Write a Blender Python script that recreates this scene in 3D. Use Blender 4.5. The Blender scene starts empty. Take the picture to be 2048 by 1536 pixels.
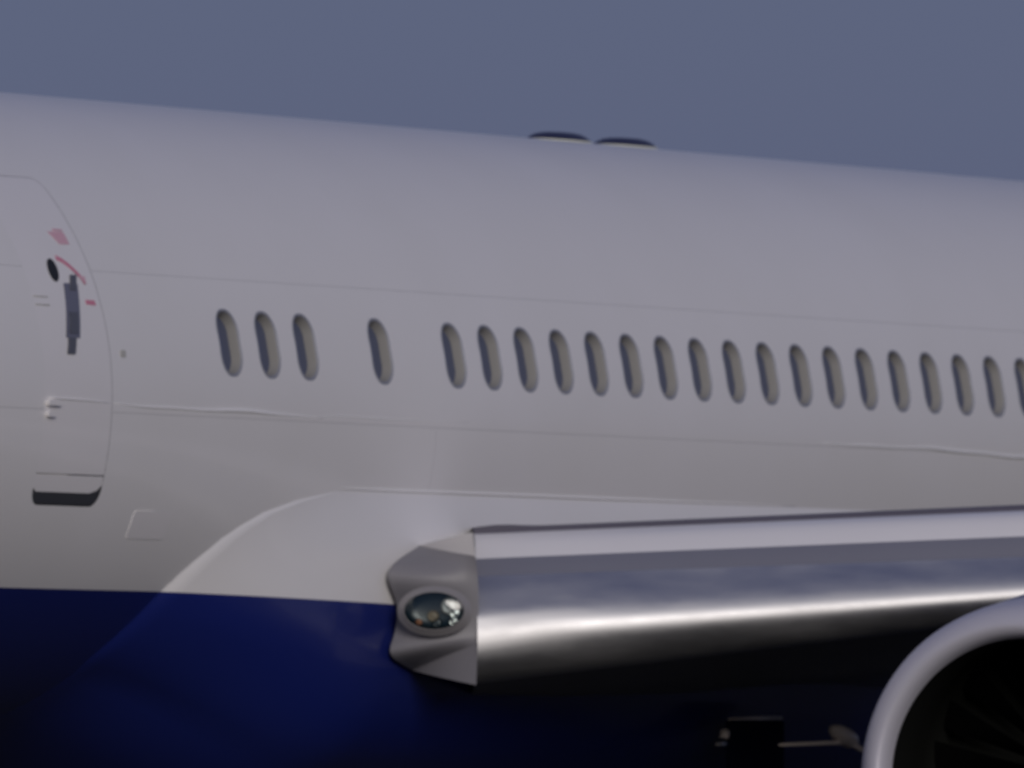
import bpy, bmesh, math, random
from mathutils import Vector, Matrix
from mathutils.geometry import delaunay_2d_cdt
random.seed(7)
sc = bpy.context.scene
COL = sc.collection
pi = math.pi

# ------------------------------------------------------------------ camera
H = 4.02                                   # height of the fuselage axis above the apron
cam_d = bpy.data.cameras.new('camera')
cam = bpy.data.objects.new('camera', cam_d); COL.objects.link(cam)
cam.location = (-83.31202682, -43.69561649, -2.31906143 + H)
cam.rotation_euler = Vector((0.90120131, 0.43262403, 0.02593551)).to_track_quat('-Z', 'Y').to_euler()
cam_d.sensor_width = 36.0
cam_d.lens = 31510.66 / 2048 * 36.0
cam_d.clip_start = 0.5
cam_d.clip_end = 30000
cam_d.dof.use_dof = True
cam_d.dof.focus_distance = 73.0
cam_d.dof.aperture_fstop = 7.1
sc.camera = cam

# ------------------------------------------------------------------ sky, sun, exposure
SUN_EL = math.radians(17)
SUN_DIR = Vector((-0.80, -0.60, 0)).normalized()       # from the aircraft towards the sun, on the plan
w = bpy.data.worlds.new('World'); sc.world = w; w.use_nodes = True
nt = w.node_tree
for n in list(nt.nodes): nt.nodes.remove(n)
sky = nt.nodes.new('ShaderNodeTexSky'); sky.sky_type = 'NISHITA'; sky.sun_disc = False
sky.sun_elevation = SUN_EL
sky.sun_rotation = math.atan2(SUN_DIR.x, SUN_DIR.y)
sky.altitude = 50; sky.air_density = 1.0; sky.dust_density = 1.6; sky.ozone_density = 3.0
bg = nt.nodes.new('ShaderNodeBackground'); bg.inputs['Strength'].default_value = 0.06
out = nt.nodes.new('ShaderNodeOutputWorld')
veil = nt.nodes.new('ShaderNodeMix'); veil.data_type = 'RGBA'      # even high haze over the clear sky
veil.inputs['Factor'].default_value = 0.84
veil.inputs['B'].default_value = (1.45, 1.68, 3.35, 1)
nt.links.new(sky.outputs[0], veil.inputs['A']); nt.links.new(veil.outputs['Result'], bg.inputs[0]); nt.links.new(bg.outputs[0], out.inputs[0])
sd = bpy.data.lights.new('sun', 'SUN'); sd.energy = 1.5; sd.angle = math.radians(24); sd.color = (1.0, 0.935, 0.87)
so = bpy.data.objects.new('sun', sd); COL.objects.link(so)
sdir = Vector((SUN_DIR.x * math.cos(SUN_EL), SUN_DIR.y * math.cos(SUN_EL), math.sin(SUN_EL)))
so.rotation_euler = sdir.to_track_quat('Z', 'Y').to_euler(); so.location = sdir * 200
sc.view_settings.view_transform = 'Standard'; sc.view_settings.look = 'None'
sc.view_settings.exposure = 0.0; sc.view_settings.gamma = 1.0; sc.view_settings.use_curve_mapping = False
sc.cycles.filter_width = 2.0

# ------------------------------------------------------------------ materials
def mat(name, color, rough=0.5, metal=0.0, spec=0.5, coat=0.0, var=0.0, bump=None):
    m = bpy.data.materials.new(name); m.use_nodes = True
    t = m.node_tree; b = t.nodes['Principled BSDF']
    b.inputs['Base Color'].default_value = (*color, 1); b.inputs['Roughness'].default_value = rough
    b.inputs['Metallic'].default_value = metal; b.inputs['Specular IOR Level'].default_value = spec
    b.inputs['Coat Weight'].default_value = coat; b.inputs['Coat Roughness'].default_value = 0.08
    tc = t.nodes.new('ShaderNodeTexCoord')
    if var:
        nz = t.nodes.new('ShaderNodeTexNoise'); nz.inputs['Scale'].default_value = 1.3; nz.inputs['Detail'].default_value = 6
        t.links.new(tc.outputs['Object'], nz.inputs['Vector'])
        mr = t.nodes.new('ShaderNodeMapRange'); mr.inputs['To Min'].default_value = 1 - var; mr.inputs['To Max'].default_value = 1 + var
        t.links.new(nz.outputs['Fac'], mr.inputs['Value'])
        mx = t.nodes.new('ShaderNodeVectorMath'); mx.operation = 'SCALE'; mx.inputs[0].default_value = color
        t.links.new(mr.outputs[0], mx.inputs['Scale']); t.links.new(mx.outputs[0], b.inputs['Base Color'])
    if bump:
        sx, sy, sz, dist = bump
        mp = t.nodes.new('ShaderNodeMapping'); mp.inputs['Scale'].default_value = (sx, sy, sz)
        t.links.new(tc.outputs['Object'], mp.inputs['Vector'])
        n2 = t.nodes.new('ShaderNodeTexNoise'); n2.inputs['Scale'].default_value = 1.0; n2.inputs['Detail'].default_value = 2
        t.links.new(mp.outputs[0], n2.inputs['Vector'])
        bp = t.nodes.new('ShaderNodeBump'); bp.inputs['Distance'].default_value = dist; bp.inputs['Strength'].default_value = 1.0
        t.links.new(n2.outputs['Fac'], bp.inputs['Height']); t.links.new(bp.outputs[0], b.inputs['Normal'])
        t.links.new(bp.outputs[0], b.inputs['Coat Normal'])
    return m

WHITE = (0.78, 0.76, 0.77)
BLUE = (0.008, 0.016, 0.135)
def livery():
    """white paint above a cheat line, royal blue belly below it (a paint scheme, in aircraft coordinates)"""
    m = mat('white_and_blue_paint', WHITE, 0.36, 0, 0.5, 0.25, bump=(1.1, 2.0, 3.0, 0.0012))
    t = m.node_tree; b = t.nodes['Principled BSDF']
    tc = t.nodes.new('ShaderNodeTexCoord'); sp = t.nodes.new('ShaderNodeSeparateXYZ')
    t.links.new(tc.outputs['Object'], sp.inputs[0])
    mr = t.nodes.new('ShaderNodeMapRange')              # cheat line drops a little along the fairing
    mr.inputs['From Min'].default_value = -0.36; mr.inputs['From Max'].default_value = 2.2
    mr.inputs['To Min'].default_value = H - 1.131; mr.inputs['To Max'].default_value = H - 1.185
    t.links.new(sp.outputs['X'], mr.inputs['Value'])
    lt = t.nodes.new('ShaderNodeMath'); lt.operation = 'GREATER_THAN'
    t.links.new(sp.outputs['Z'], lt.inputs[0]); t.links.new(mr.outputs[0], lt.inputs[1])
    nz = t.nodes.new('ShaderNodeTexNoise'); nz.inputs['Scale'].default_value = 0.9; nz.inputs['Detail'].default_value = 7
    t.links.new(tc.outputs['Object'], nz.inputs['Vector'])
    cr = t.nodes.new('ShaderNodeMix'); cr.data_type = 'RGBA'
    cr.inputs['A'].default_value = (0.74, 0.725, 0.72, 1); cr.inputs['B'].default_value = (0.80, 0.785, 0.80, 1)
    t.links.new(nz.outputs['Fac'], cr.inputs['Factor'])
    mx = t.nodes.new('ShaderNodeMix'); mx.data_type = 'RGBA'
    mx.inputs['A'].default_value = (*BLUE, 1)
    t.links.new(cr.outputs['Result'], mx.inputs['B']); t.links.new(lt.outputs[0], mx.inputs['Factor'])
    t.links.new(mx.outputs['Result'], b.inputs['Base Color'])
    return m
M = {}
M['livery'] = livery()
M['white'] = mat('white_paint', WHITE, 0.36, coat=0.25, var=0.03)
M['primer'] = mat('dark_primer', (0.03, 0.03, 0.032), 0.8)
M['reveal'] = mat('cream_window_reveal', (0.235, 0.23, 0.225), 0.7)
M['rim'] = mat('window_rim', (0.25, 0.26, 0.31), 0.45)
M['pane'] = mat('dark_window_pane', (0.085, 0.100, 0.165), 0.12, spec=0.4)
M['black'] = mat('black_rubber', (0.012, 0.013, 0.015), 0.6)
M['strip'] = mat('dark_sill_strip', (0.040, 0.042, 0.050), 0.55)
M['red'] = mat('faded_red_print', (0.62, 0.22, 0.31), 0.45)
M['palered'] = mat('pale_red_print', (0.66, 0.40, 0.47), 0.45)
M['handle'] = mat('handle_grey', (0.17, 0.175, 0.235), 0.5, metal=0.2)
M['handle2'] = mat('handle_dark_grey', (0.12, 0.125, 0.155), 0.5, metal=0.2)
M['stain'] = mat('grey_sensor', (0.46, 0.455, 0.43), 0.6)
M['polish'] = mat('polished_aluminium', (0.80, 0.78, 0.755), 0.34, metal=1.0, bump=(1.6, 1.6, 3.0, 0.0030))
def patchy(m):
    t = m.node_tree; b = t.nodes['Principled BSDF']; tc = t.nodes.new('ShaderNodeTexCoord')
    mp = t.nodes.new('ShaderNodeMapping'); mp.inputs['Scale'].default_value = (1.1, 1.1, 4.0)
    nz = t.nodes.new('ShaderNodeTexNoise'); nz.inputs['Scale'].default_value = 1.6; nz.inputs['Detail'].default_value = 8; nz.inputs['Roughness'].default_value = 0.62
    t.links.new(tc.outputs['Object'], mp.inputs['Vector']); t.links.new(mp.outputs[0], nz.inputs['Vector'])
    mr = t.nodes.new('ShaderNodeMapRange'); mr.inputs['From Min'].default_value = .3; mr.inputs['From Max'].default_value = .7
    mr.inputs['To Min'].default_value = 0.47; mr.inputs['To Max'].default_value = 0.60
    t.links.new(nz.outputs['Fac'], mr.inputs['Value']); t.links.new(mr.outputs[0], b.inputs['Roughness'])
    cm = t.nodes.new('ShaderNodeMix'); cm.data_type = 'RGBA'
    cm.inputs['A'].default_value = (0.54, 0.54, 0.56, 1); cm.inputs['B'].default_value = (0.70, 0.69, 0.685, 1)
    t.links.new(nz.outputs['Fac'], cm.inputs['Factor']); t.links.new(cm.outputs['Result'], b.inputs['Base Color'])
patchy(M['polish'])
M['dull'] = mat('dull_grey_metal_paint', (0.25, 0.25, 0.29), 0.42, metal=0.3, var=0.05)
M['corogard'] = mat('grey_wing_skin', (0.12, 0.11, 0.135), 0.6, var=0.06)
M['lower'] = mat('grey_wing_underside', (0.20, 0.20, 0.21), 0.5, var=0.08)
M['glove'] = mat('grey_light_housing', (0.20, 0.195, 0.215), 0.45, var=0.05)
M['bezel'] = mat('bezel_grey', (0.24, 0.23, 0.24), 0.4, metal=0.1)
M['bowl'] = mat('dark_lamp_bowl', (0.010, 0.024, 0.038), 0.3)
M['lampgrey'] = mat('lamp_can_grey', (0.30, 0.31, 0.31), 0.35, metal=0.3)
M['tan'] = mat('tan_lens_reflection', (0.22, 0.17, 0.12), 0.5)  # warm reflection in the lens, put in as colour
M['orange'] = mat('orange_lens_reflection', (0.35, 0.14, 0.07), 0.45)  # orange spot reflected in the lens, put in as colour
M['reflector'] = mat('lamp_reflector', (0.75, 0.77, 0.75), 0.12, metal=1.0)
M['cowl'] = mat('blue_cowl_paint', BLUE, 0.3, coat=0.3)
M['lip'] = mat('grey_inlet_lip', (0.52, 0.51, 0.58), 0.40, metal=0.2, var=0.03)
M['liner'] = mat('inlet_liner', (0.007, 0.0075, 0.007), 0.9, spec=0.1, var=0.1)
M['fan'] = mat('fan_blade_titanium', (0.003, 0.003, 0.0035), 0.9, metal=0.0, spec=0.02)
M['dome'] = mat('navy_antenna_dome', (0.016, 0.018, 0.055), 0.4)
M['seal'] = mat('cream_sealant', (0.72, 0.72, 0.58), 0.5)
M['bead'] = mat('pale_glint', (0.96, 0.94, 0.92), 0.15, coat=1.0)  # near-white gloss for the beads that draw glints as shape
M['steel'] = mat('gear_steel', (0.90, 0.86, 0.78), 0.25, metal=0.9)
M['gearpaint'] = mat('pale_gear_paint', (0.86, 0.76, 0.68), 0.3, var=0.05)
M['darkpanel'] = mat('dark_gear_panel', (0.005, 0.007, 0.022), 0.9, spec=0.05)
def glass():
    m = bpy.data.materials.new('clear_lens_glass'); m.use_nodes = True; t = m.node_tree
    for n in list(t.nodes): t.nodes.remove(n)
    o = t.nodes.new('ShaderNodeOutputMaterial'); mx = t.nodes.new('ShaderNodeMixShader')
    tr = t.nodes.new('ShaderNodeBsdfTransparent'); gl = t.nodes.new('ShaderNodeBsdfGlossy'); gl.inputs['Roughness'].default_value = 0.03
    tr.inputs[0].default_value = (0.85, 0.9, 0.9, 1)
    fr = t.nodes.new('ShaderNodeFresnel'); fr.inputs['IOR'].default_value = 1.6
    t.links.new(fr.outputs[0], mx.inputs[0]); t.links.new(tr.outputs[0], mx.inputs[1]); t.links.new(gl.outputs[0], mx.inputs[2])
    t.links.new(mx.outputs[0], o.inputs[0]); return m
M['glass'] = glass()
def asphalt():
    m = mat('apron_concrete', (0.045, 0.045, 0.045), 0.9, spec=0.2)
    t = m.node_tree; b = t.nodes['Principled BSDF']; tc = t.nodes.new('ShaderNodeTexCoord')
    nz = t.nodes.new('ShaderNodeTexNoise'); nz.inputs['Scale'].default_value = 0.25; nz.inputs['Detail'].default_value = 10
    t.links.new(tc.outputs['Object'], nz.inputs['Vector'])
    cr = t.nodes.new('ShaderNodeValToRGB'); cr.color_ramp.elements[0].position = 0.35; cr.color_ramp.elements[1].position = 0.7
    cr.color_ramp.elements[0].color = (0.028, 0.028, 0.029, 1); cr.color_ramp.elements[1].color = (0.055, 0.054, 0.052, 1)
    t.links.new(nz.outputs['Fac'], cr.inputs[0]); t.links.new(cr.outputs[0], b.inputs['Base Color'])
    return m
M['apron'] = asphalt()

# ------------------------------------------------------------------ object helpers
def link(name, me, parent=None, mats=()):
    o = bpy.data.objects.new(name, me); COL.objects.link(o)
    for m in mats: me.materials.append(m)
    if parent: o.parent = parent
    return o
def mesh_obj(name, verts, faces, mats, parent=None, smooth=True, normals=None, midx=None):
    me = bpy.data.meshes.new(name); me.from_pydata([tuple(v) for v in verts], [], faces)
    if not isinstance(mats, (list, tuple)): mats = [mats]
    me.polygons.foreach_set('use_smooth', [smooth] * len(me.polygons))
    o = link(name, me, parent, mats)
    if midx is not None: me.polygons.foreach_set('material_index', midx)
    me.update()
    if normals: me.normals_split_custom_set_from_vertices([tuple(n) for n in normals])
    return o
def bm_obj(name, bm, mats, parent=None, smooth=False):
    me = bpy.data.meshes.new(name); bmesh.ops.recalc_face_normals(bm, faces=bm.faces); bm.to_mesh(me); bm.free()
    me.polygons.foreach_set('use_smooth', [smooth] * len(me.polygons))
    if not isinstance(mats, (list, tuple)): mats = [mats]
    return link(name, me, parent, mats)
def grid(rows, close=False):
    """rows of equal length -> verts, quads"""
    n = len(rows[0]); v = [p for r in rows for p in r]; f = []
    for i in range(len(rows) - 1):
        for j in range(n - 1 + (1 if close else 0)):
            k = (j + 1) % n
            f.append((i * n + j, i * n + k, (i + 1) * n + k, (i + 1) * n + j))
    return v, f
def tube(name, pts, rad, m, parent, seg=10):
    rows = []
    for i, p in enumerate(pts):
        p = Vector(p); a = Vector(pts[max(0, i - 1)]); b = Vector(pts[min(len(pts) - 1, i + 1)])
        t = (b - a).normalized(); q = t.to_track_quat('Z', 'Y')
        r = rad[i] if isinstance(rad, (list, tuple)) else rad
        rows.append([p + q @ Vector((r * math.cos(2 * pi * k / seg), r * math.sin(2 * pi * k / seg), 0)) for k in range(seg)])
    v, f = grid(rows, True)
    f.append(tuple(range(seg))[::-1]); f.append(tuple(range(len(v) - seg, len(v))))
    return mesh_obj(name, v, f, m, parent)
def box(bm, c, s, rot=None, bevel=0.0):
    r = bmesh.ops.create_cube(bm, size=1.0)
    mt = Matrix.Translation(c) @ (rot.to_matrix().to_4x4() if rot else Matrix()) @ Matrix.Diagonal((*s, 1))
    bmesh.ops.transform(bm, matrix=mt, verts=r['verts'])
    if bevel:
        es = list({e for v in r['verts'] for e in v.link_edges})
        bmesh.ops.bevel(bm, geom=es, offset=bevel, segments=2, affect='EDGES', profile=0.5)

# ------------------------------------------------------------------ ground
gv = []; gf = []
N = 24; ext = 9000
for i in range(N + 1):
    for j in range(N + 1):
        s = lambda t: math.copysign(abs(t) ** 2.2, t) * ext
        gv.append((s(2 * i / N - 1), s(2 * j / N - 1), 0))
for i in range(N):
    for j in range(N): gf.append((i * (N + 1) + j, (i + 1) * (N + 1) + j, (i + 1) * (N + 1) + j + 1, i * (N + 1) + j + 1))
g = mesh_obj('ground', gv, gf, M['apron']); g['kind'] = 'structure'

# ------------------------------------------------------------------ airliner
jet = bpy.data.objects.new('airliner', None); COL.objects.link(jet)
jet['label'] = 'white airliner with blue belly, a row of cabin windows and a polished wing leading edge'
jet['category'] = 'airliner'

R = 1.88; KZ = 1.06
def fp(x, a, off=0.0):
    """point on the fuselage skin: station x, angle a above the port side"""
    y = -(R + off) * math.cos(a); z = (R + off) * math.sin(a)
    if a < 0 or a > pi: z *= KZ
    return Vector((x, y, z + H))
def fn(a):
    k = KZ if (a < 0 or a > pi) else 1.0
    return Vector((0, -math.cos(a), math.sin(a) / k)).normalized()
def a_of_z(z): return math.asin(z / R) if z >= 0 else math.asin(z / (R * KZ))

def rrect(x0, x1, a0, a1, rx, ra, n=6):
    """rounded rectangle in (x, angle)"""
    pts = []
    for cx, ca, t0 in ((x1 - rx, a1 - ra, 0), (x0 + rx, a1 - ra, pi / 2), (x0 + rx, a0 + ra, pi), (x1 - rx, a0 + ra, 1.5 * pi)):
        for k in range(n + 1):
            t = t0 + k * pi / 2 / n
            pts.append((cx + rx * math.cos(t), ca + ra * math.sin(t)))
    return pts

# window positions: fuselage frames half a metre apart, some frames blank
FRAME = 0.508
WIDX = [0, 1, 2, 4] + list(range(6, 27))
WA = 0.185; WW = 0.262; WH = 0.388
hx, ha = WW / 2, WH / 2 / R
def win_outline(cx, grow=0.0, n=7):
    return rrect(cx - hx - grow, cx + hx + grow, WA - ha - grow / R, WA + ha + grow / R, 0.118 + grow, (0.118 + grow) / R, n)
DX0, DX1 = -2.445, -1.585
DA1 = a_of_z(1.27); DA0 = a_of_z(-0.655)
door_out = rrect(DX0, DX1, DA0, DA1, 0.10, 0.10 / R, 5)

LAP1 = a_of_z(0.7245); LAP2 = a_of_z(-0.103); XJ = 2.74; GAP = 0.0007
XA, XB = -14.0, 26.0
AT, AB = 2.2, -1.75
verts2 = []; edges = []
def add_loop(pts, close=True):
    b = len(verts2); verts2.extend(Vector(p) for p in pts); n = len(pts)
    for k in range(n if close else n - 1): edges.append((b + k, b + (k + 1) % n))
S = R                                                   # work in metres of arc for good triangles
def subdiv(pts, close=True, step=0.05):
    o_ = []; n = len(pts)
    for k in range(n if close else n - 1):
        p = pts[k]; q = pts[(k + 1) % n]; m = max(1, math.ceil(abs(q[1] - p[1]) * R / step))
        for i in range(m): o_.append((p[0] + (q[0] - p[0]) * i / m, p[1] + (q[1] - p[1]) * i / m))
    if not close: o_.append(pts[-1])
    return o_
def L2(pts, close=True): return [(x, a * S) for x, a in subdiv(pts, close)]
add_loop(L2([(XA, AB), (XB, AB), (XB, AT), (XA, AT)]))
for a in (LAP1, LAP2):
    for s_ in (-1, 1): add_loop(L2([(XA, a + s_ * GAP / R), (XB, a + s_ * GAP / R)]), False)
for s_ in (-1, 1): add_loop(L2([(XJ + s_ * GAP, AB), (XJ + s_ * GAP, LAP2)], False), False)
wloops = [win_outline(i * FRAME) for i in WIDX]
for p in wloops: add_loop(L2(p))
add_loop(L2(door_out))
x = XA + .2
while x < XB:
    dense = -4 < x < 14
    a = AB + 0.03
    while a < AT:
        inw = any(abs(x - i * FRAME) < hx + .03 and abs(a - WA) < ha + .02 for i in WIDX)
        if not inw: verts2.append(Vector((x + (.05 if int(a * 100) % 2 else 0), a * S)))
        a += 0.055
    x += 0.21 if dense else 0.8
cv, ce, cf, _, _, _ = delaunay_2d_cdt(verts2, edges, [], 0, 1e-5)
def inside(p, poly):
    c = False; n = len(poly); j = n - 1
    for i in range(n):
        xi, yi = poly[i]; xj, yj = poly[j]
        if (yi > p[1]) != (yj > p[1]) and p[0] < (xj - xi) * (p[1] - yi) / (yj - yi) + xi: c = not c
        j = i
    return c
bins = {'crown': [], 'belt': [], 'lower_fore': [], 'lower_aft': []}
for f in cf:
    c = sum((cv[k] for k in f), Vector((0, 0))) / len(f); px, pa = c.x, c.y / S
    if DX0 - .01 < px < DX1 + .01 and inside((px, pa), door_out): continue
    if abs(pa - WA) < ha + .01 and any(abs(px - i * FRAME) < hx + .01 and inside((px, pa), wl) for i, wl in zip(WIDX, wloops)): continue
    if abs(pa - LAP1) < GAP / R or abs(pa - LAP2) < GAP / R: continue
    if pa < LAP2 and abs(px - XJ) < GAP: continue
    bins['crown' if pa > LAP1 else 'belt' if pa > LAP2 else 'lower_fore' if px < XJ else 'lower_aft'].append(f)

# fuselage: the dark inner shell plus the starboard half of the skin
angs = [AT - 0.0 + (2 * pi + AB - AT) * k / 40 for k in range(41)]
rows = [[fp(x, a) for a in angs] for x in (XA, 0, 13, XB)]
v, f = grid(rows); mi = [0] * len(f); nrm = [fn(a) for _ in range(4) for a in angs]
angs2 = [2 * pi * k / 64 for k in range(64)]
v2, f2 = grid([[fp(x, a if a < pi else a - 2 * pi, -0.12) for a in angs2] for x in (XA, 0, 13, XB)], True)
o = len(v); f += [tuple(q + o for q in t) for t in f2]; v += v2; mi += [1] * len(f2)
fus = mesh_obj('fuselage', v, f, [M['livery'], M['primer']], jet, midx=mi)
for key in bins:
    used = {}; vs = []; ns = []; fs = []
    for t in bins[key]:
        idx = []
        for k in t:
            if k not in used:
                used[k] = len(vs); a = cv[k].y / S; vs.append(fp(cv[k].x, a)); ns.append(fn(a))
            idx.append(used[k])
        fs.append(idx[::-1])
    # orient outwards
    t = fs[len(fs) // 2]; nn = (vs[t[1]] - vs[t[0]]).cross(vs[t[2]] - vs[t[0]])
    if nn.dot(ns[t[0]]) < 0: fs = [q[::-1] for q in fs]
    mesh_obj('skin_panel', vs, fs, M['livery'], fus, normals=ns)

def patch(name, outline, m, parent, off=0.003, depth=0.012, fine=True):
    """thin curved plate lying on (or let into) the skin, outline in (x, angle)"""
    outline = subdiv(outline)
    vv = [Vector((p[0], p[1] * S)) for p in outline]; n = len(vv)
    xs = [p.x for p in vv]; ys = [p.y for p in vv]
    ee = [(k, (k + 1) % n) for k in range(n)]
    y = min(ys) + .07
    while fine and y < max(ys) - .02:
        xx = min(xs) + .06
        while xx < max(xs) - .03:
            if inside((xx, y), [(p.x, p.y) for p in vv[:n]]): vv.append(Vector((xx, y)))
            xx += .12
        y += .07
    ov, oe, of, _, _, _ = delaunay_2d_cdt(vv, ee, [], 1, 1e-6)
    top = [fp(p.x, p.y / S, off) for p in ov]; nn = [fn(p.y / S) for p in ov]
    fs = [tuple(t) for t in of]
    t = fs[0]
    if (top[t[1]] - top[t[0]]).cross(top[t[2]] - top[t[0]]).dot(nn[t[0]]) < 0: fs = [q[::-1] for q in fs]
    # rim
    b = len(top); rim = [fp(p[0], p[1], off) for p in outline] + [fp(p[0], p[1], off - depth) for p in outline]
    rf = [(b + k, b + (k + 1) % n, b + n + (k + 1) % n, b + n + k) for k in range(n)]
    cx = sum((q for q in rim[:n]), Vector()) / n
    t = rf[0]; allv = top + rim
    fnrm = (allv[t[1]] - allv[t[0]]).cross(allv[t[2]] - allv[t[0]])
    if fnrm.dot(allv[t[0]] - cx) < 0: rf = [q[::-1] for q in rf]
    rn = [(r - cx).normalized() for r in rim]
    return mesh_obj(name, allv, fs + rf, m, parent, normals=nn + rn)

# ---- cabin windows: one built, the rest copied
def make_window():
    base = win_outline(0.0, 0.0); n = len(base)
    outer = win_outline(0.0, 0.012); mid = win_outline(0.0, -0.006); inner = win_outline(0.0, -0.020)
    D = 0.060
    rows = [[fp(x, a, 0.0005) for x, a in outer], [fp(x, a, 0.004) for x, a in base], [fp(x, a, -0.004) for x, a in mid],
            [fp(x, a, -D) for x, a in inner]]
    v, f = grid(rows, True); f = [q[::-1] for q in f]
    mi = [0] * (2 * n) + [1] * n
    fr = mesh_obj('window', v, f, [M['rim'], M['reveal']], jet, midx=mi)
    pv = [fp(x, a, -D) for x, a in inner] + [fp(0, WA, -D + .002)]
    pf = [(k, (k + 1) % n, n) for k in range(n)]
    pn = mesh_obj('pane', pv, pf, M['pane'], fr)
    return fr, pn
w0, p0 = make_window()
for i in WIDX[1:]:
    c = w0.copy(); COL.objects.link(c); c.parent = jet; c.location = (i * FRAME, 0, 0)
    d = p0.copy(); COL.objects.link(d); d.parent = c

# ---- cabin door
GA = 0.0022
za = a_of_z
dl = rrect(DX0 + GA, DX1 - GA, za(-0.474), DA1 - GA / R, 0.095, 0.095 / R, 5)
# square lower corners where the gill flap begins
dl = [p for p in dl if p[1] > za(-0.474) + 0.1 / R] + [(DX0 + GA, za(-0.474) + .0015), (DX1 - GA, za(-0.474) + .0015)]
dl.sort(key=lambda p: math.atan2(p[1] - 0.2, p[0] - (DX0 + DX1) / 2))
door = patch('door', dl, M['white'], jet, off=-0.001, depth=0.03)
gl = [(DX0 + GA, za(-0.478)), (DX0 + GA, za(-0.555)), (DX0 + .05, za(-0.578)), (DX1 - .14, za(-0.578)), (DX1 - .05, za(-0.560)), (DX1 - GA, za(-0.530)), (DX1 - GA, za(-0.478))]
patch('gill_flap', gl, M['white'], door, off=-0.001, depth=0.03, fine=False)
stp = [(DX0 + .02, za(-0.553)), (DX0 + .05, za(-0.577)), (DX1 - .14, za(-0.577)), (DX1 - .05, za(-0.559)), (DX1 - .004, za(-0.528)),
       (DX1 - .004, za(-0.60)), (DX1 - .03, za(-0.650)), (DX0 + .02, za(-0.650))]
patch('sill_strip', stp, M['strip'], door, off=-0.006, depth=0.02, fine=False)
# door furniture
def quad(x0, z0, x1, z1, x2, z2, x3, z3): return [(x0, za(z0)), (x1, za(z1)), (x2, za(z2)), (x3, za(z3))]
def slant(xt, zt, xb, zb, w):
    return [(xt - w, za(zt)), (xt + w, za(zt)), (xb + w, za(zb)), (xb - w, za(zb))]
hd = patch('handle', slant(-1.905, 0.640, -2.035, 0.320, 0.085), M['handle'], door, off=0.004, depth=0.006, fine=False)
patch('handle_bar', slant(-1.842, 0.690, -1.905, 0.600, 0.035), M['handle2'], hd, off=0.010, depth=0.012, fine=False)
patch('handle_bar', slant(-1.975, 0.470, -2.02, 0.345, 0.050), M['handle2'], hd, off=0.010, depth=0.012, fine=False)
patch('handle_bar', slant(-2.050, 0.318, -2.088, 0.225, 0.045), M['handle2'], hd, off=0.010, depth=0.012, fine=False)
vw = [(-2.070 + .060 * math.cos(t) + .010 * math.sin(t), za(0.714 + .068 * math.sin(t))) for t in [2 * pi * k / 20 for k in range(20)]]
patch('viewing_window', vw, M['black'], door, off=0.003, depth=0.006, fine=False)
patch('instruction_print', quad(-1.925, .945, -1.72, .945, -1.715, .875, -1.84, .872), M['palered'], door, off=0.0015, depth=0.002, fine=False)
patch('instruction_print', [(-1.84, za(.965)), (-1.72, za(.963)), (-1.722, za(.950)), (-1.845, za(.950))], M['palered'], door, off=0.0015, depth=0.002, fine=False)
arc = []
ctr = [(-1.965, .792), (-1.90, .776), (-1.84, .750), (-1.79, .720), (-1.745, .690), (-1.710, .650)]
arc = [(x, za(z + .012)) for x, z in ctr] + [(x - .012, za(z - .014)) for x, z in ctr[::-1]]
patch('arrow_print', arc, M['red'], door, off=0.0015, depth=0.002, fine=False)
patch('arrow_print', [(-1.765, za(.680)), (-1.69, za(.690)), (-1.70, za(.640))], M['palered'], door, off=0.0020, depth=0.002, fine=False)
patch('arrow_print', quad(-1.775, .548, -1.66, .548, -1.655, .518, -1.775, .522), M['red'], door, off=0.0015, depth=0.002, fine=False)
for z in (.556, .508):
    patch('hinge_line', quad(-2.43, z, -2.25, z, -2.25, z - .007, -2.43, z - .007), M['stain'], door, off=0.0025, depth=0.003, fine=False)
for z, l in ((-0.050, .17), (-0.115, .11)):
    patch('hinge', rrect(-2.43, -2.43 + l, za(z - .03), za(z), .025, .007, 4), M['white'], door, off=0.022, depth=0.024, fine=False)
patch('sensor', rrect(-1.455, -1.385, za(.222), za(.264), .01, .005, 3), M['stain'], jet, off=0.003, depth=0.004, fine=False)
patch('access_panel', rrect(-1.09, -0.60, za(-.83), za(-.665), .03, .016, 4), M['white'], jet, off=0.0025, depth=0.004)

# ---- low antenna domes on the crown
def antenna(cx):
    L_, W_, h = 0.36, 0.16, 0.048
    rows = []
    for r_ in (1.0, .96, .85, .7, .5, .3, .12):
        rows.append([Vector((cx + r_ * L_ * math.cos(t), r_ * W_ * math.sin(t), H + R - (r_ * W_ * math.sin(t)) ** 2 / (2 * R) + 0.012 + h * (1 - r_ ** 4.5))) for t in [2 * pi * k / 28 for k in range(28)]])
    v, f = grid(rows, True); f.append(tuple(range(len(v) - 28, len(v))))
    a = mesh_obj('antenna', v, f, M['dome'], jet)
    rows = [[Vector((cx + q * L_ * math.cos(t), q * W_ * math.sin(t), H + R - (q * W_ * math.sin(t)) ** 2 / (2 * R) + zz)) for t in [2 * pi * k / 28 for k in range(28)]]
            for q, zz in ((1.06, -.004), (1.03, .010), (0.95, .0125))]
    v, f = grid(rows, True)
    mesh_obj('base_seal', v, f, M['seal'], a)
antenna(8.40); antenna(9.40)

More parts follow.
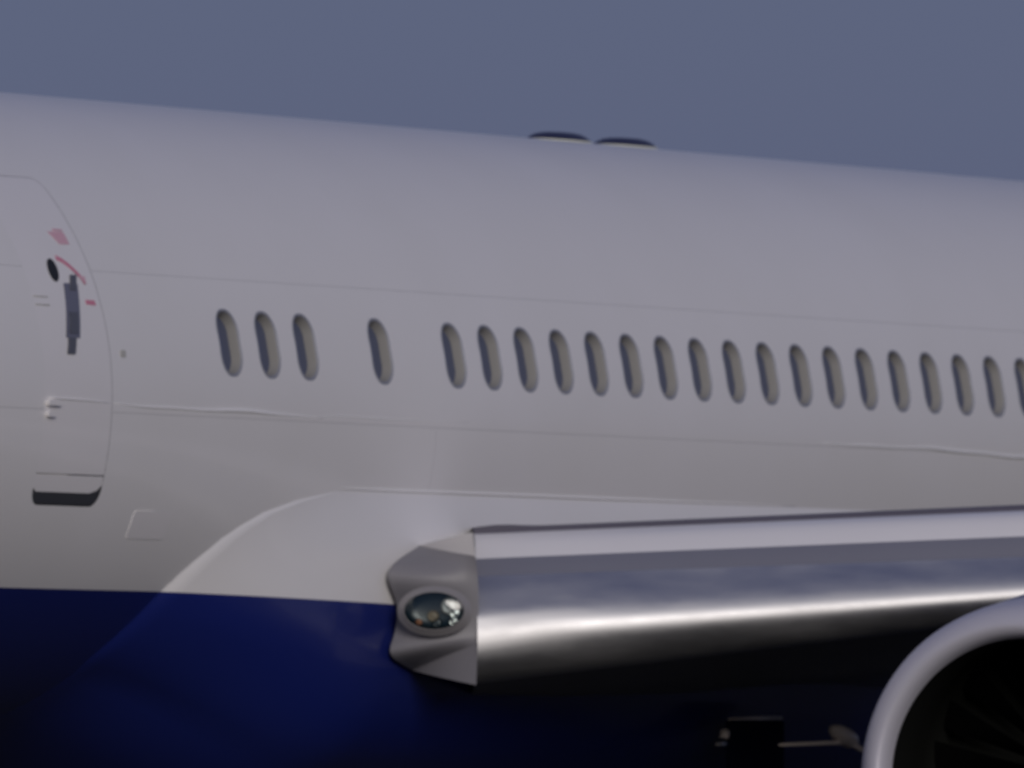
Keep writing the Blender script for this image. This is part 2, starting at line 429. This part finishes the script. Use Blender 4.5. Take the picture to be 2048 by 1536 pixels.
# ---- added pale beads standing in for the skin's glints along the lap joint
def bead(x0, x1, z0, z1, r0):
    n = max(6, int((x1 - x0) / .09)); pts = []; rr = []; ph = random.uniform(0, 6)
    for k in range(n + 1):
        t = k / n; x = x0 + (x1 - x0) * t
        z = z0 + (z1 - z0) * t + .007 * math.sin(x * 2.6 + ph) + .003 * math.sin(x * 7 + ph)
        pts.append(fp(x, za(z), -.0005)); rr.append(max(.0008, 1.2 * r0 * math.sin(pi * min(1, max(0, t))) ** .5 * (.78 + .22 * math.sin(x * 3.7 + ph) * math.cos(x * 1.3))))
    tube('glint_bead', pts, rr, M['bead'], fus, 8)
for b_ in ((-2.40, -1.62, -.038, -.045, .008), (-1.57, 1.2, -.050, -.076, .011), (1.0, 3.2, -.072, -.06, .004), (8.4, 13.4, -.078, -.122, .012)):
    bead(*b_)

# ---- wing to body fairing
def rf(t): return 1.0 / math.sqrt((math.cos(t) / R) ** 2 + (math.sin(t) / (R * KZ)) ** 2)
TP = [(1.812, .50), (1.87, .80), (1.90, 1.13), (1.91, 1.40), (1.88, 1.70), (1.72, 2.05), (1.25, 2.36), (.6, 2.48), (0, 2.52)]
TPol = [(math.atan2(z, y), math.hypot(y, z)) for y, z in TP]
def interp(tab, t):
    if t <= tab[0][0]: return tab[0][1]
    for (a, b), (c, d) in zip(tab, tab[1:]):
        if t <= c: return b + (d - b) * (t - a) / (c - a)
    return tab[-1][1]
def smooth_interp(tab, t, h=.06): return sum(interp(tab, t + k * h) for k in (-1, -.5, 0, .5, 1)) / 5
XO = [(.27, 1.75), (.285, 1.28), (.31, .784), (.417, .196), (.544, -.177), (.646, -.36), (.9, -.62), (1.2, -.72), (pi / 2, -.75)]
TH0 = math.asin(.50 / R) * .985
lerp_ = lambda a, b, t: a + (b - a) * t
nth, nx = 60, 70
rows = []; 
for i in range(nx):
    u = (i / (nx - 1)) ** 1.6
    row = []
    for j in range(nth + 1):
        th = TH0 + (pi - 2 * TH0) * j / nth
        tt = th if th <= pi / 2 else pi - th
        x0 = smooth_interp(XO, tt, .03)
        x = x0 + u * (15.5 - x0)
        s = min(1.0, max(0.0, (x - x0) / 2.5)); e_ = min(1.0, max(0.0, (tt - .66) / .3)); s = lerp_(1 - (1 - s) ** 1.8, s * s * (3 - 2 * s), e_)
        if x > 10: s *= max(0.0, 1 - ((x - 10) / 5.5)) ** .6
        tt2 = tt
        r = rf(tt) + (smooth_interp(TPol, tt) - rf(tt)) * s
        edge = min(1.0, u * 160)
        r = max(r, rf(tt) + 0.004 * (1 - e_)) + 0.010 * edge * (1 - .9 * e_) - 0.012 * (1 - edge)
        if j in (0, nth): r = rf(tt) - 0.004
        row.append(Vector((x, -r * math.cos(th), H - r * math.sin(th))))
    rows.append(row)
v, f = grid(rows)
fair = mesh_obj('body_fairing', v, f, M['livery'], jet)

# added pale bead drawing the bright line along the top of the fairing
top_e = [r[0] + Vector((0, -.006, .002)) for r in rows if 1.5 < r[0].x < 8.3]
tube('glint_bead', top_e, [.010 * min(1, .15 + 3 * min(k, len(top_e) - 1 - k) / len(top_e)) for k in range(len(top_e))], M['bead'], fair, 8)

# ---- wing
def lerp(a, b, t): return a + (b - a) * t
TAN = 0.515; PX, PY = math.cos(math.atan(TAN)), math.sin(math.atan(TAN))   # sections stand square to the swept leading edge
L0, LR = 2.47, 5.275
def tt(L): return (L - L0) / (LR - L0)
def xle(L): return 2.085 + (L - L0) * TAN
def znose(L):
    s = tt(L); return H - 1.405 + 0.235 * s + 0.03 * min(s * 7, 1) * (1) - 0.0
def prof(L):
    """(distance aft of the nose, height above it); the slat is the front of it"""
    s = tt(L); nz = znose(L) - H
    crest = lerp(-.745, -.612, s) - nz; wb = lerp(-.905, -.775, s) - nz; gb = lerp(-1.012, -.902, s) - nz
    low = lerp(-1.66, -1.285, s) - nz
    return crest, wb, gb, low
NL = 44
Ls = [L0 + (9.5 - L0) * (i / (NL - 1)) ** 1.5 for i in range(NL)]
def curve(L):
    c, wb, gb, lo = prof(L)
    k = 1 - .2 * min(tt(L), 1.6); fl = lerp(.7, 1.0, min(1, tt(L) * 3.0))        # blunter nose at the inboard end
    P = [(.95 * k, c - .004), (.85 * k, c - .006), (.66 * k, lerp(wb, c, .72)), (.45 * k, wb)]             # white painted upper surface
    P += [(.36 * k, lerp(wb, gb, .5)), (.285 * k, gb)]                                              # dull grey band
    for q, d in ((.80, .20), (.60, .115), (.42, .058), (.26, .024), (.12, .005), (0.0, 0.0)): P.append((d * k * (fl if q < .5 else lerp(fl, 1, .5)), gb * q))
    for q, d in ((.16, .006), (.32, .026), (.5, .065), (.68, .125), (.84, .215), (.95, .33), (1.0, .46)): P.append((d * k * lerp(lerp(.38, 1.0, min(1, tt(L) * 2.5)), 1, q ** 3), lo * q))
    return P
def densify(P, n=3):
    out_ = []
    for i in range(len(P) - 1):
        p0 = P[max(i - 1, 0)]; p1 = P[i]; p2 = P[i + 1]; p3 = P[min(i + 2, len(P) - 1)]
        for k in range(n):
            t = k / n
            out_.append(tuple(.5 * (2 * p1[a] + (p2[a] - p0[a]) * t + (2 * p0[a] - 5 * p1[a] + 4 * p2[a] - p3[a]) * t * t + (3 * p1[a] - p0[a] - 3 * p2[a] + p3[a]) * t ** 3) for a in (0, 1)))
    out_.append(P[-1]); return out_
# main wing box: upper skin just proud of the slat's rear edge, underside running aft
wing_rows = []
for L in Ls:
    Lc = max(L, L0)
    c, wb, gb, lo = prof(Lc); k = 1 - .2 * min(tt(Lc), 1.6); ch = 8.2 - (Lc - L0) * .60; hump = .016 * math.exp(-((Lc - 2.62) / .14) ** 2)
    pts = [(.50 * k, lo + .012), (.56 * k, c * .5), (.90 * k, c - .06), (.955 * k, c + .012 + hump), (1.05 * k, c + .030 + hump), (1.4 * k, c + .040 + hump), (2.4, c), (4.0, c - .10), (ch * .75, c - .42), (ch, c - .98), (ch, c - 1.02),
           (ch * .75, lo - .22), (4.0, lo - .20), (2.4, lo - .13), (1.2, lo - .05), (.7 * k, lo - .002), (.50 * k, lo + .012)]
    wing_rows.append([Vector((xle(Lc) + d * PX, -Lc + d * PY, znose(Lc) + z)) for d, z in pts])
v, f = grid(wing_rows)
npt = len(wing_rows[0]) - 1
mi = [0 if (q % npt) < 10 else 1 for q in range(len(f))]
wing = mesh_obj('wing', v, f, [M['corogard'], M['lower']], jet, midx=mi)
rows = []
for L in Ls: rows.append([Vector((xle(L) + d * PX, -L + d * PY, znose(L) + z)) for d, z in densify(curve(L))])
v, f = grid(rows); np_ = len(rows[0]) - 1
mi = [0 if (q % np_) < 9 else 1 if (q % np_) < 15 else 2 for q in range(len(f))]
nv = len(rows[0]); o_ = len(v); v = v + [p.copy() for p in rows[0]]; f.append(tuple(range(o_, o_ + nv))); mi.append(1)
slat = mesh_obj('slat', v, f, [M['white'], M['dull'], M['polish']], wing, midx=mi)

# ---- wing root landing light housing
Lf = [(2.362, -1.95, -.821), (2.362, -1.95, -.825), (1.916, -1.95, -.978), (2.053, -1.95, -1.187), (2.019, -1.95, -1.353), (1.95, -1.95, -1.489), (2.259, -1.95, -1.578), (2.262, -1.95, -1.580)]
Rt = [(2.037, -2.462, -.754), (2.072, -2.462, -.895), (2.110, -2.462, -1.04), (2.118, -2.462, -1.19), (2.118, -2.462, -1.32), (2.118, -2.462, -1.385), (2.106, -2.462, -1.424), (2.085, -2.462, -1.671)]
LCX = Vector((1.972, -2.238, -1.226)); LN = Vector((-0.93, -0.36, 0.02)).normalized()
rows = []
for a, b in zip(Lf, Rt):
    a = Vector(a); b = Vector(b); row = []
    for k in range(11):
        t = k / 10; p = a.lerp(b, t); p.x -= 0.035 * math.sin(pi * t); row.append(p + Vector((0, 0, H)))
    rows.append(row)
# crisp folds: split the sheet at the top fold and at the lower fold
def dens_rows(rs, n):
    o_ = []
    for i in range(len(rs) - 1):
        for k in range(n): o_.append([p.lerp(q, k / n) for p, q in zip(rs[i], rs[i + 1])])
    o_.append(rs[-1]); return o_
def catmull_rows(rs, n):
    o_ = []; m = len(rs)
    for i in range(m - 1):
        q0, q1, q2, q3 = rs[max(i - 1, 0)], rs[i], rs[i + 1], rs[min(i + 2, m - 1)]
        for k in range(n):
            t = k / n
            o_.append([(.5 * (2 * b + (c - a) * t + (2 * a - 5 * b + 4 * c - d) * t * t + (3 * b - a - 3 * c + d) * t ** 3)) for a, b, c, d in zip(q0, q1, q2, q3)])
    o_.append(rs[-1])
    for _ in range(2):                                   # round the corners off
        o_ = [o_[0]] + [[(a + b * 2 + c) / 4 for a, b, c in zip(o_[i - 1], o_[i], o_[i + 1])] for i in range(1, len(o_) - 1)] + [o_[-1]]
    return o_
glove_v = []; glove_f = []; gm = []
for seg, m_i in ((dens_rows(rows[0:2], 2), 1), (catmull_rows(rows[1:7], 5), 0), (dens_rows(rows[6:8], 2), 0)):
    a, b = grid(seg); o_ = len(glove_v); glove_v += a; glove_f += [tuple(q + o_ for q in t) for t in b]; gm += [m_i] * len(b)
# sides running back into the wing root
soft = [rows[0]] + catmull_rows(rows[1:7], 5) + [rows[7]]
for col in (0, 10):
    pr_ = [r[col] for r in soft]; bk = [Vector((p.x + 1.4 * PX, p.y + 1.4 * PY, p.z)) for p in pr_]
    a, b = grid([pr_, bk]); o_ = len(glove_v); glove_v += a; glove_f += [tuple(q + o_ for q in t) for t in b]; gm += [0] * len(b)
for r_ in (rows[0], rows[-1]):
    bk = [Vector((p.x + 1.4 * PX, p.y + 1.4 * PY, p.z + (.01 if r_ is rows[0] else .03))) for p in r_]
    a, b = grid([r_, bk]); o_ = len(glove_v); glove_v += a; glove_f += [tuple(q + o_ for q in t) for t in b]; gm += [1 if r_ is rows[0] else 0] * len(b)
glove = mesh_obj('light_housing', glove_v, glove_f, [M['glove'], M['white']], jet, midx=gm)
# oval lamp: bezel, dark bowl, reflectors, cover glass
c0 = LCX + Vector((0, 0, H)); ux = Vector((0.36, -0.93, 0)).normalized(); uz = LN.cross(ux); uz = uz if uz.z > 0 else -uz
def oval(rx, rz, d, n=36, dz=0.0): return [c0 + LN * d + ux * (rx * math.cos(2 * pi * k / n)) + uz * (rz * math.sin(2 * pi * k / n) + dz) for k in range(n)]
rows = [oval(.226, .152, .004), oval(.220, .146, .010), oval(.206, .134, .020), oval(.188, .120, .040), oval(.183, .114, .048), oval(.178, .110, .015)]
v, f = grid(rows, True); bez = mesh_obj('lamp_bezel', v, f, M['bezel'], jet)
rows = [oval(.182, .113, .046), oval(.16, .095, .022), oval(.10, .06, .014), oval(.02, .012, .012)]
v, f = grid(rows, True); f.append(tuple(range(len(v) - 36, len(v)))); mesh_obj('lamp_bowl', v, f, M['bowl'], bez)
def dish(cx, cz, r, dep, m, name):
    b = c0 + LN * .02 + ux * cx + uz * cz; rr = []
    for q, d in ((1, .018), (.85, .006), (.5, -.004 + dep), (.1, dep)):
        rr.append([b + LN * d + ux * (q * r * math.cos(2 * pi * k / 20)) + uz * (q * r * .95 * math.sin(2 * pi * k / 20)) for k in range(20)])
    v, f = grid(rr, True); f.append(tuple(range(len(v) - 20, len(v)))); return mesh_obj(name, v, f, M[m], bez)
dish(.095, .030, .052, .012, 'lampgrey', 'lamp_reflector'); dish(.125, -.012, .030, .018, 'reflector', 'lamp_bulb'); dish(.118, -.062, .026, .016, 'reflector', 'lamp_bulb')
dish(-.005, -.030, .034, .012, 'tan', 'lens_disc'); dish(.02, -.072, .030, .010, 'bowl', 'lens_disc'); dish(-.090, -.066, .020, .010, 'orange', 'lens_disc')  # tan and orange discs paint the warm horizon mirrored in the glass
rows = [oval(.180, .112, .050), oval(.15, .09, .060), oval(.10, .06, .066), oval(.02, .012, .069)]
v, f = grid(rows, True); f.append(tuple(range(len(v) - 36, len(v)))); mesh_obj('cover_glass', v, f, M['glass'], bez)

# ---- engine
EX, EY, EZ = 0.95, -6.515, H - 2.235
TOE = math.radians(4)
def epos(x, y, z):
    return Vector((EX + x * math.cos(TOE) - y * math.sin(TOE), EY + x * math.sin(TOE) + y * math.cos(TOE), EZ + z))
def lathe(name, prof_, m, parent, seg=96, midx=None):
    rows = [[epos(x, r * math.cos(2 * pi * k / seg), r * math.sin(2 * pi * k / seg)) for k in range(seg)] for x, r in prof_]
    v, f = grid(rows, True)
    return mesh_obj(name, v, f, m, parent)
eng = lathe('engine', [(.42, 1.06), (.8, 1.11), (1.3, 1.17), (2.2, 1.2), (3.2, 1.14), (4.2, 1.0), (4.8, .9), (4.8, .85), (4.0, .8), (1.6, .94)], M['cowl'], jet)
lip = [(.42, 1.062), (.34, 1.054), (.25, 1.042), (.16, 1.026), (.09, 1.003), (.04, .970), (.012, .932), (0, .895), (.008, .868), (.03, .846), (.065, .828), (.11, .818)]
lathe('inlet_lip', lip, M['lip'], eng)
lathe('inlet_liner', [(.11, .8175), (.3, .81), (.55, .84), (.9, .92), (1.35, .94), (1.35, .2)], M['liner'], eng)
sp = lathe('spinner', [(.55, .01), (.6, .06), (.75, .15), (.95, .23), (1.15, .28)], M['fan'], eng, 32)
bv = []; bfc = []
for i in range(7):
    t = i / 6; r = .26 + .67 * t; tw = lerp(.35, 1.05, t); c_ = lerp(.15, .22, t)
    for s_ in (-1, 0, 1):
        bv.append((1.12 + s_ * c_ * .5 * math.cos(tw), s_ * c_ * .5 * math.sin(tw) + .015 * (s_ == 0), r))
for i in range(6):
    for s_ in range(2): bfc.append((i * 3 + s_, i * 3 + s_ + 1, i * 3 + s_ + 4, i * 3 + s_ + 3))
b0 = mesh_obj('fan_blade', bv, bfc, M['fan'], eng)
b0.location = epos(0, 0, 0); b0.rotation_euler = (0, 0, TOE)
for k in range(1, 22):
    c = b0.copy(); COL.objects.link(c); c.parent = eng; c.rotation_euler = (2 * pi * k / 22, 0, TOE)
# pylon
pv = []
for x, z0, z1, hw in ((1.9, 1.20, 1.32, .06), (2.6, 1.1, 1.52, .17), (4.2, 1.0, 1.50, .2), (6.0, .9, 1.35, .12)):
    pv.append([Vector((EX + x, EY - hw, EZ + z0)), Vector((EX + x, EY - hw, EZ + z1)), Vector((EX + x, EY + hw, EZ + z1)), Vector((EX + x, EY + hw, EZ + z0))])
v, f = grid(pv, True); f.append((0, 1, 2, 3)); mesh_obj('pylon', v, f, M['white'], eng, smooth=False)

# ---- main landing gear, seen in slivers under the wing
GX, GY = 8.0, -3.66
gear = tube('landing_gear', [(GX - .1, GY, H - 1.5), (GX, GY, H - 2.3), (GX, GY, H - 3.35)], [.17, .16, .12], M['gearpaint'], jet, 16)
tube('truck_beam', [(GX - .62, GY, .56), (GX + .62, GY, .52)], .11, M['gearpaint'], gear, 12)
for dx in (-.57, .57):
    for dy in (-.43, .43):
        rr = []
        for y_, r_ in ((-.18, .22), (-.18, .40), (-.15, .49), (-.07, .515), (.07, .515), (.15, .49), (.18, .40), (.18, .22)):
            rr.append([Vector((GX + dx + r_ * math.cos(t), GY + dy + y_, .517 + r_ * math.sin(t))) for t in [2 * pi * k / 28 for k in range(28)]])
        v, f = grid(rr, True); wh = mesh_obj('wheel', v, f, M['black'], gear)
        rr = []
        for y_, r_ in ((-.14, .06), (-.165, .16), (-.15, .235), (.15, .235), (.165, .16), (.14, .06)):
            rr.append([Vector((GX + dx + r_ * math.cos(t), GY + dy + y_, .517 + r_ * math.sin(t))) for t in [2 * pi * k / 20 for k in range(20)]])
        v, f = grid(rr, True); mesh_obj('rim', v, f, M['steel'], wh)
tube('side_brace', [(GX - .1, GY + .1, H - 2.55), (7.12, -2.62, H - 2.0), (6.2, -2.58, H - 2.02)], [.05, .016, .009], M['gearpaint'], gear)
lug = []
for q, d in ((.02, -.17), (.55, -.16), (.9, -.08), (1, .0), (.9, .08), (.5, .15), (.02, .17)):
    lug.append([Vector((7.09 + d, -2.62 + .07 * q * math.cos(t), H - 1.965 + .062 * q * math.sin(t) - d * .25)) for t in [2 * pi * k / 14 for k in range(14)]])
v, f = grid(lug, True); mesh_obj('brace_joint', v, f, M['gearpaint'], gear)
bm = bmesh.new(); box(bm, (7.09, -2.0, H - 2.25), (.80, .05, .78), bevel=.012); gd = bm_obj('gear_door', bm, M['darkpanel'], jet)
tube('edge_strip', [(6.70, -2.0, H - 1.856), (6.9, -2.0, H - 1.853), (7.1, -2.0, H - 1.850), (7.48, -2.0, H - 1.845)], [.008, .010, .017, .015], M['gearpaint'], gd, 8)
tube('hinge', [(6.60, -2.02, H - 1.93), (6.58, -2.02, H - 1.975)], .03, M['gearpaint'], gd, 10)
tube('hinge', [(6.47, -2.02, H - 2.013), (6.60, -2.02, H - 2.011)], .014, M['steel'], gd, 10)
